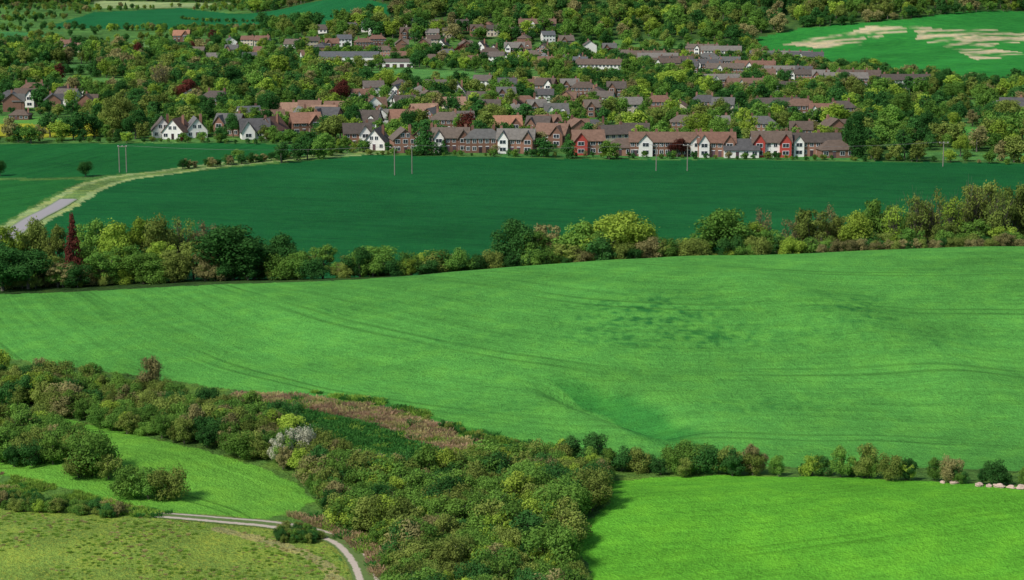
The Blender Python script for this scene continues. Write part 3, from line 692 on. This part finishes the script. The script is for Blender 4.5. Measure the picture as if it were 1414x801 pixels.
idv = pick(n, [4, 4.2, 1.2, 2.0, 0.7, 0.08]); idx = np.where(invil, idv, idx)
mass('village_trees', P[~hillk], sxy[~hillk], hgt[~hillk]/10, idx[~hillk], G_LO)
mass('woodland', P[hillk], sxy[hillk], hgt[hillk]/10, idx[hillk], G_LO)
def line_scatter(L, step, jit):
    L = smooth_line(L, step); return L+rng.normal(size=L.shape)*jit
for pts, st, hh, w in (([(0, 197), (120, 197), (210, 196), (360, 200)], 3.5, (1.6, 3), [3, 4, 1, 1, 0.3, 0.1]), ([(258, 233), (330, 226), (400, 219), (485, 210)], 1.8, (2.2, 3.6), [2, 5, 0, 1, 1.5, 0.0]),
                   ([(505, 214), (700, 216), (900, 219), (1150, 221), (1260, 222)], 2.6, (1.3, 3), [4, 4, 0.6, 1.5, 0.6, 0.0]), ([(1180, 222), (1414, 227), (1560, 231)], 5, (1.5, 5), [3, 3, 2, 2, 1, 0]),
                   ([(1060, 86), (1150, 100), (1240, 110), (1330, 121), (1414, 126), (1560, 134)], 5, (4, 9), [3, 5, 1, 1, 1, 0]),
                   ([(1180, 170), (1300, 173), (1500, 180)], 6, (3, 8), [3, 5, 1, 1, 1, 0]), ([(1250, 203), (1500, 209)], 5, (3, 8), [3, 3, 2, 1, 1, 0]),
                   ([(365, 192), (430, 203), (510, 210)], 3, (3, 6), [4, 4, 1, 1, 0, 0]), ([(475, 121), (580, 124), (700, 120)], 5, (3, 6), [4, 4, 1, 1, 0, 0]), ([(0, 103), (90, 104), (180, 98)], 5, (4, 8), [4, 4, 1, 1, 0, 0]),
                   ([(1110, 38), (1250, 26), (1414, 15), (1550, 8)], 7, (5, 9), [3, 5, 1, 1, 1, 0]), ([(60, 41), (250, 43), (440, 42), (530, 27)], 7, (3, 6), [3, 5, 1, 1, 1, 0]),
                   ([(250, 26), (400, 27), (520, 26)], 8, (2, 4), [3, 5, 1, 1, 0, 0])):
    Q_ = line_scatter(GP(pts), st, 1.0); n = len(Q_); h = rng.uniform(*hh, n)
    mass('field_hedge', Q_, h/10*rng.uniform(1.0, 1.6, n), h/10, pick(n, w), G_LO)

# ------------------------------------------------------------------ individual trees
VAR = {}
def tree(nm, me, fam, x, y, h, wd, base=10.0, bw=8.4):
    key = (me.name, fam)
    if key not in VAR:
        c = me.copy(); c.materials[1] = FOL[fam]; VAR[key] = c
    return new_obj(nm, VAR[key], loc=(x, y, float(H(x, y))-0.15), rot=rng.random()*6.28, scale=(wd/bw, wd/bw, h/base))
S = {'r': HI[0], 'b': HI[1], 't': HI[2], 'g': HI[3], 'n': THIN[0], 'm': THIN[1], 'c': CON[0]}
TR = [(5, 343, 70, 392, 'b', 1), (40, 345, 75, 394, 'r', 1), (-30, 330, 80, 400, 'b', 1), (15, 308, 55, 412, 'g', 2), (50, 303, 50, 415, 't', 3), (78, 308, 45, 410, 'g', 3), (103, 300, 26, 404, 'c', 5),
      (88, 362, 55, 396, 'g', 4), (128, 300, 60, 416, 'g', 0), (160, 306, 60, 408, 'r', 2), (190, 298, 60, 415, 'g', 2), (222, 298, 55, 412, 't', 3), (252, 298, 60, 418, 'n', 3), (285, 304, 60, 420, 'n', 4),
      (145, 345, 60, 398, 'g', 0), (200, 350, 60, 398, 'b', 0), (245, 342, 50, 402, 'g', 3), (-70, 310, 60, 410, 'b', 0), (-110, 320, 60, 402, 'r', 0),
      (322, 314, 100, 398, 'b', 1), (352, 322, 80, 401, 'r', 1), (392, 322, 55, 403, 'r', 1), (408, 345, 50, 400, 'r', 0), (446, 336, 48, 404, 'g', 0), (475, 364, 46, 398, 'b', 3), (518, 340, 66, 404, 'b', 0), (498, 358, 40, 400, 'r', 0),
      (557, 355, 50, 402, 'g', 1), (590, 352, 45, 406, 'n', 4), (622, 348, 50, 408, 'g', 4), (655, 358, 45, 402, 'g', 1), (590, 366, 50, 399, 'b', 1), (632, 368, 50, 399, 'g', 1),
      (708, 306, 64, 406, 'b', 1), (735, 316, 50, 404, 'g', 0), (755, 306, 50, 410, 'g', 4), (792, 304, 62, 408, 'r', 0), (818, 300, 60, 412, 'g', 2), (852, 296, 92, 407, 'b', 2), (838, 318, 60, 404, 'r', 0), (885, 310, 52, 410, 'b', 2),
      (780, 335, 50, 402, 'g', 3), (905, 345, 45, 402, 'g', 1), (940, 348, 55, 404, 'b', 3),
      (972, 316, 52, 408, 'g', 0), (1003, 291, 82, 407, 'b', 0), (1030, 303, 60, 410, 'g', 2), (1062, 314, 50, 408, 'g', 0), (1050, 286, 45, 425, 'n', 4), (1095, 296, 52, 412, 'n', 4), (1118, 285, 60, 408, 'g', 3), (1142, 282, 52, 414, 'n', 4),
      (1180, 293, 58, 404, 't', 2), (1160, 294, 46, 412, 'g', 3), (1208, 270, 56, 414, 'g', 0), (1232, 280, 50, 408, 'm', 2), (1262, 266, 56, 414, 'm', 3), (1290, 260, 56, 416, 'n', 3), (1312, 268, 50, 408, 'm', 2), (1335, 252, 60, 413, 'm', 3), (1352, 244, 60, 417, 'g', 3),
      (1375, 256, 56, 409, 'n', 3), (1396, 248, 60, 413, 'g', 3), (1420, 246, 70, 416, 'm', 3), (1385, 310, 50, 403, 'g', 2), (1300, 305, 46, 404, 'g', 3), (1255, 312, 46, 404, 'g', 0), (1340, 300, 55, 406, 'g', 0), (1455, 255, 70, 410, 'b', 0), (1490, 262, 70, 412, 'g', 3),
      (1275, 282, 44, 420, 'm', 4), (1322, 276, 44, 421, 'n', 0), (1362, 270, 44, 421, 'm', 4), (1405, 268, 44, 421, 'n', 0), (1245, 290, 40, 421, 'g', 0),
      (1085, 325, 50, 404, 'g', 1), (1135, 322, 46, 404, 'n', 3), (1215, 318, 44, 403, 'g', 3), (70, 350, 44, 405, 'g', 3), (120, 340, 50, 407, 'b', 0), (175, 335, 50, 405, 'g', 0), (225, 330, 50, 406, 'g', 2), (268, 330, 44, 408, 'g', 3)]
for (px, pt, wp, Y, sh, fam) in TR:
    x = at(px, Y); h = topz(pt, Y)-float(H(x, Y)); wd = wp/FP*Y*1.08
    tree('conifer_tree' if sh == 'c' else 'hedgerow_tree', S[sh], fam, x, Y, max(h, 3)*1.06, wd, bw=(5.2 if sh == 'c' else 8.4))
for (px, py, h, wd, me, fam, nm) in ((1183, 218, 15, 7, COL[0], 1, 'poplar_tree'), (1173, 216, 12, 5, COL[0], 1, 'poplar_tree'), (484, 185, 12, 9, HI[0], 1, 'village_tree'), (165, 188, 15, 13, HI[1], 3, 'village_tree'), (187, 192, 12, 10, HI[0], 1, 'village_tree'),
      (588, 214, 12, 8, CON[0], 1, 'conifer_tree'), (680, 182, 11, 12, HI[1], 3, 'village_tree'), (935, 217, 7, 7, HI[0], 5, 'copper_beech_tree'), (740, 210, 8, 9, HI[3], 4, 'village_tree'), (257, 143, 12, 11, HI[0], 5, 'copper_beech_tree'),
      (1148, 208, 9, 8, HI[3], 3, 'village_tree'), (1326, 216, 8, 6, HI[0], 2, 'village_tree'), (1302, 132, 14, 10, HI[0], 1, 'village_tree'), (612, 213, 5, 3, CON[0], 1, 'conifer_tree'), (1240, 165, 12, 12, HI[0], 0, 'village_tree'),
      (222, 130, 16, 14, THIN[0], 4, 'village_tree'), (322, 190, 10, 7, HI[0], 1, 'village_tree'), (1060, 140, 12, 11, HI[1], 0, 'village_tree'), (470, 145, 12, 10, HI[0], 5, 'copper_beech_tree'), (930, 128, 11, 16, HI[1], 2, 'village_tree'),
      (118, 244, 5, 5, HI[1], 1, 'hawthorn_tree'), (0, 243, 5, 4, HI[1], 1, 'hawthorn_tree')):
    x, y = G(px, py); tree(nm, me, fam, x, y, h, wd, bw=(5.0 if me in COL+CON else 8.4))
for i in range(70):
    x, y = G(rng.uniform(150, 1414), rng.uniform(118, 205))
    if not keep_clear(np.array([[x, y]]))[0] or np.min(np.hypot(HA[:, 0]-x, HA[:, 1]-y)) < 12: continue
    tree('village_tree', HI[rng.integers(4)], [0, 1, 1, 3, 2][rng.integers(5)], x, y, rng.uniform(8, 12), rng.uniform(8, 12))

# ------------------------------------------------------------------ hedges and scrub near the viewer
L = np.array([[at(px, Y), Y] for px, Y in ((-150, 398), (0, 396), (200, 397), (400, 397), (600, 398), (700, 400), (900, 400), (1100, 400), (1414, 400), (1560, 400))])
Q_ = np.vstack([line_scatter(L, 2.0, 1.4), line_scatter(L+[0, 7], 2.2, 2.0)]); n = len(Q_); h = rng.uniform(2.2, 5.5, n)
mass('belt_hedge', Q_, h/3.3*rng.uniform(0.9, 1.3, n), h/3.3, pick(n, [4, 4.5, 0.7, 2.6, 0.9, 0]), G_BU)
L = np.array([[at(px, 392), 392] for px in (1130, 1200, 1300, 1414, 1560)]); Q_ = line_scatter(L, 1.3, 0.4); n = len(Q_); h = rng.uniform(2.0, 2.8, n)
mass('beech_hedge', Q_, h/3.0, h/3.3, pick(n, [0.6, 1, 0, 1, 5, 0]), G_BU)
def scrub(name, poly, sp, hr, w, wide=(0.85, 1.2), dn=None):
    Q_ = grid_scatter(GP(poly), sp)
    if dn is not None: Q_ = Q_[vn(Q_[:, 0], Q_[:, 1], 8, 3) > dn]
    n = len(Q_); big = vn(Q_[:, 0], Q_[:, 1], 6, 5)*0.8+0.5+rng.uniform(-.3, .3, n); h = hr[0]+(hr[1]-hr[0])*np.clip(big, 0, 1)
    return mass(name, Q_, h/3.3*rng.uniform(*wide, n), h/3.3, pick(n, w), G_BU)
scrub('hedge', [(-250, 520), (-100, 520), (0, 522), (100, 532), (200, 548), (290, 566), (360, 585), (430, 618), (500, 655), (540, 690), (440, 702), (425, 668), (380, 645), (290, 622), (200, 604), (100, 580), (0, 562), (-120, 550), (-250, 545)], 2.3, (2.2, 4.6), [5, 2.0, 1.1, 4, 1.0, 0.0])
scrub('thicket', [(425, 708), (450, 680), (540, 660), (640, 665), (700, 650), (790, 655), (835, 672), (828, 700), (785, 735), (800, 790), (815, 850), (560, 860), (535, 790), (520, 750), (460, 722)], 2.4, (2.2, 5.2), [6, 2.0, 1.4, 3.8, 0.7, 0.0])
scrub('thicket', [(640, 646), (700, 640), (800, 642), (835, 652), (830, 672), (700, 672), (640, 668)], 2.4, (2.5, 4.2), [5, 2, 1, 3, 0.3, 0])
Q_ = line_scatter(GP([(780, 650), (850, 652), (900, 654), (960, 655), (1003, 655)]), 1.3, 1.2); n = len(Q_); h = rng.uniform(2.2, 4.4, n)
mass('hedge', Q_, h/3.3, h/3.3, pick(n, [4, 3, 0.8, 2, 0.3, 0]), G_BU)
Q_ = line_scatter(GP([(1003, 655), (1120, 657), (1200, 660), (1300, 665), (1414, 671), (1560, 678)]), 1.25, 0.7); n = len(Q_); h = rng.uniform(1.3, 3.9, n)
mass('hedge', Q_, h/3.3*0.85, h/3.3, pick(n, [3, 4, 0.3, 2, 1.0, 0]), G_BU)
scrub('scrub', [(-200, 585), (0, 585), (60, 595), (112, 615), (108, 640), (60, 648), (0, 645), (-200, 640)], 2.4, (2.6, 4.6), [5, 3, 0.8, 3, 0.6, 0])
scrub('low_scrub', [(-200, 690), (0, 690), (90, 700), (180, 710), (150, 716), (0, 705), (-200, 700)], 1.5, (1.0, 2.2), [4, 3, 0.3, 3, 0.6, 0])
scrub('low_scrub', [(372, 738), (410, 730), (450, 745), (420, 755), (380, 750)], 1.0, (0.8, 1.5), [2, 5, 0, 2, 1, 0])
def tufts(name, poly, sp, hr, w, dn=None, P_=None):
    Q_ = grid_scatter(GP(poly), sp)
    if dn is not None: Q_ = Q_[vn(Q_[:, 0], Q_[:, 1], 5, 3)+vn(Q_[:, 0], Q_[:, 1], 1.7, 4)*0.6 > dn]
    n = len(Q_); h = rng.uniform(*hr, n)
    return mass(name, Q_, h*rng.uniform(1.0, 1.6, n), h, pick(n, w, 2), G_TU)
tufts('long_grass_bank', [(420, 540), (520, 552), (620, 582), (700, 608), (760, 622), (740, 632), (660, 612), (600, 580), (520, 562)], 0.9, (0.6, 1.4), [5, 0.6, 4, 0.3], -0.25)
tufts('dry_grass_bank', [(320, 544), (430, 549), (520, 562), (600, 586), (665, 622), (650, 640), (600, 620), (540, 595), (470, 574), (400, 562), (330, 554)], 0.85, (0.6, 1.4), [1.2, 4, 0.3, 5])
tufts('dark_grass_bank', [(340, 558), (400, 566), (470, 578), (540, 599), (600, 624), (655, 645), (640, 662), (540, 660), (470, 625), (430, 600)], 0.8, (0.7, 1.5), [1, 0.1, 8, 0])
tufts('dry_verge_grass', [(400, 712), (470, 720), (520, 750), (545, 800), (524, 800), (505, 765), (460, 735)], 0.5, (0.5, 1.3), [2, 3, 1, 3])
tufts('verge_grass', [(-100, 655), (0, 655), (80, 672), (160, 694), (240, 710), (210, 716), (100, 706), (0, 700), (-100, 695)], 0.9, (0.5, 1.0), [6, 1, 1, 0.2], -0.1)
tufts('meadow_grass', [(-60, 702), (0, 704), (100, 707), (200, 714), (300, 726), (400, 737), (450, 752), (490, 805), (480, 830), (-60, 830)], 0.8, (0.12, 0.38), [6, 2.0, 0, 0.0], -0.02)
scrub('bank_scrub', [(440, 545), (520, 554), (620, 586), (700, 612), (760, 625), (740, 632), (660, 612), (560, 574)], 2.2, (0.6, 1.5), [5, 4, 0, 2, 0.4, 0], dn=0.0)
for (px, py, hh, wd, me, fam, nm) in ((128, 655, 6.4, 8.0, BU[0], 0, 'hawthorn_bush'), (108, 660, 4.0, 5, BU[1], 3, 'hawthorn_bush'), (150, 662, 4, 5, BU[3], 3, 'hawthorn_bush'),
      (180, 684, 4.6, 6.0, BU[1], 0, 'hawthorn_bush'), (205, 689, 4.8, 6.6, BU[3], 0, 'hawthorn_bush'), (232, 690, 4.6, 6, BU[0], 3, 'hawthorn_bush'),
      (208, 548, 6.0, 5.5, BU[2], 4, 'budding_tree'), (388, 642, 5.0, 4.6, BU[3], 6, 'blossoming_hawthorn'), (416, 634, 5.0, 4.8, BU[0], 6, 'blossoming_hawthorn'),
      (400, 590, 4.4, 5, BU[0], 1, 'hawthorn_bush'), (288, 572, 4.6, 4.6, BU[0], 1, 'hawthorn_bush'), (320, 610, 4.0, 4.6, BU[2], 4, 'budding_tree'), (268, 606, 4.8, 4.6, BU[2], 4, 'budding_tree'),
      (960, 652, 4.6, 5.6, BU[0], 0, 'hawthorn_bush'), (975, 654, 4.4, 5, BU[0], 1, 'hawthorn_bush'), (1040, 655, 3.9, 4.6, BU[2], 4, 'hawthorn_bush'), (1195, 660, 4.4, 4.2, BU[2], 3, 'hawthorn_bush'),
      (730, 700, 6, 7, BU[0], 0, 'hawthorn_bush'), (650, 690, 5.2, 7, BU[1], 3, 'hawthorn_bush'), (760, 790, 6, 7.5, BU[0], 0, 'hawthorn_bush'), (800, 700, 5, 6.5, BU[1], 0, 'hawthorn_bush'),
      (600, 730, 4.4, 5.5, BU[1], 2, 'hawthorn_bush'), (680, 760, 5, 6, BU[3], 2, 'hawthorn_bush')):
    x, y = G(px, py); tree(nm, me, fam, x, y, hh, wd, base=3.5, bw=4.3)

# ------------------------------------------------------------------ utility poles with wires
def pole(px, py, h=9.0, double=False):
    x, y = G(px, py); z = float(H(x, y)); e = bpy.data.objects.new('utility_pole', None); root.objects.link(e); e.location = (x, y, z)
    mb = MB()
    for q in ((-1.1, 1.1) if double else (0,)):
        V_, Q2 = tube((q, 0, -0.6), (q, 0, h), 0.17, 0.13, 8); o_ = len(mb.v); mb.v += [tuple(v) for v in V_]; mb.f += [tuple(int(i)+o_ for i in f) for f in Q2]; mb.f.append(tuple(range(o_+8, o_+16)))
    new_obj('post', mb.mesh('post', M_wood), e)
    mb = MB(); mb.box(-1.5, 1.5, -0.24, -0.14, h-0.5, h-0.3); new_obj('crossarm', mb.mesh('crossarm', M_wood), e)
    mb = MB()
    for q in (-1.3, 0, 1.3): mb.box(q-0.08, q+0.08, -0.27, -0.11, h-0.299, h-0.02)
    new_obj('insulators', mb.mesh('insulators', M_frame), e)
    return np.array([x, y-0.19, z+h])
tops = [pole(170, 238, 8.5, True), pole(545, 242, 9), pole(569, 240, 9), pole(906, 236, 8.5), pole(949, 236, 8.5), pole(1302, 230, 8)]
VV = []; QQ = []; o_ = 0
for a, b_ in zip(tops[:-1], tops[1:]):
    for q in (-1.3, 0, 1.3):
        prev = None
        for i in range(13):
            t = i/12; p = a*(1-t)+b_*t+np.array([q, 0, -4*t*(1-t)*min(2.5, np.linalg.norm(a-b_)*0.015)])
            if prev is not None:
                v, q2 = tube(prev, p, 0.015, 0.015, 3); VV.append(v); QQ.append(q2+o_); o_ += len(v)
            prev = p
me = quads_mesh('power_lines', np.vstack(VV), np.vstack(QQ)); me.materials.append(M_wire); new_obj('power_lines', me)

# ------------------------------------------------------------------ chalk stones at the right hedge
def stone(x, y, s):
    bm = bmesh.new(); bmesh.ops.create_icosphere(bm, subdivisions=3, radius=1)
    off_ = rng.random(3)*9
    for v in bm.verts:
        c0 = v.co; k = 1+0.22*math.sin(c0.x*3+off_[0])*math.cos(c0.y*4+off_[1])+0.12*math.sin(c0.z*7+off_[2])+0.06*math.sin(c0.x*11+c0.y*9)
        v.co = Vector((c0.x*k*1.3, c0.y*k*0.9, c0.z*k*0.62))
    me = bpy.data.meshes.new('chalk_boulder'); bm.to_mesh(me); bm.free(); me.materials.append(M_stone)
    new_obj('chalk_boulder', me, loc=(x, y, float(H(x, y))+s*0.2), rot=rng.random()*6.28, scale=(s, s, s))
for px, py, s_ in ((1302, 667, .35), (1318, 668, .5), (1352, 671, .55), (1366, 672, .4), (1380, 673, .6), (1396, 674, .45), (1410, 675, .6)):
    x, y = G(px, py); stone(x, y, s_)

# ------------------------------------------------------------------ light, sky, camera
az = math.radians(228); el = math.radians(45)
sv = Vector((math.sin(az)*math.cos(el), math.cos(az)*math.cos(el), math.sin(el)))
ld = bpy.data.lights.new('sun', 'SUN'); ld.energy = 3.8; ld.angle = math.radians(10); ld.color = (1, 0.95, 0.86)
lo = bpy.data.objects.new('sun', ld); root.objects.link(lo); lo.rotation_euler = sv.to_track_quat('Z', 'Y').to_euler(); lo.location = (0, 0, 200)
w = bpy.data.worlds.new('World'); sc.world = w; w.use_nodes = True
nt = w.node_tree; bg = nt.nodes['Background']; sk = nt.nodes.new('ShaderNodeTexSky'); sk.sky_type = 'NISHITA'; sk.sun_disc = False
sk.sun_elevation = el; sk.sun_rotation = az; nt.links.new(sk.outputs[0], bg.inputs[0]); bg.inputs[1].default_value = 0.12
cd = bpy.data.cameras.new('camera'); cd.lens = LENS; cd.sensor_width = 36; cd.clip_end = 60000; cd.clip_start = 0.5
co = bpy.data.objects.new('camera', cd); root.objects.link(co); co.location = EYE; co.rotation_euler = (math.radians(90)-PITCH, 0, 0)
sc.camera = co
sc.view_settings.view_transform = 'Standard'; sc.view_settings.look = 'None'; sc.view_settings.exposure = 0
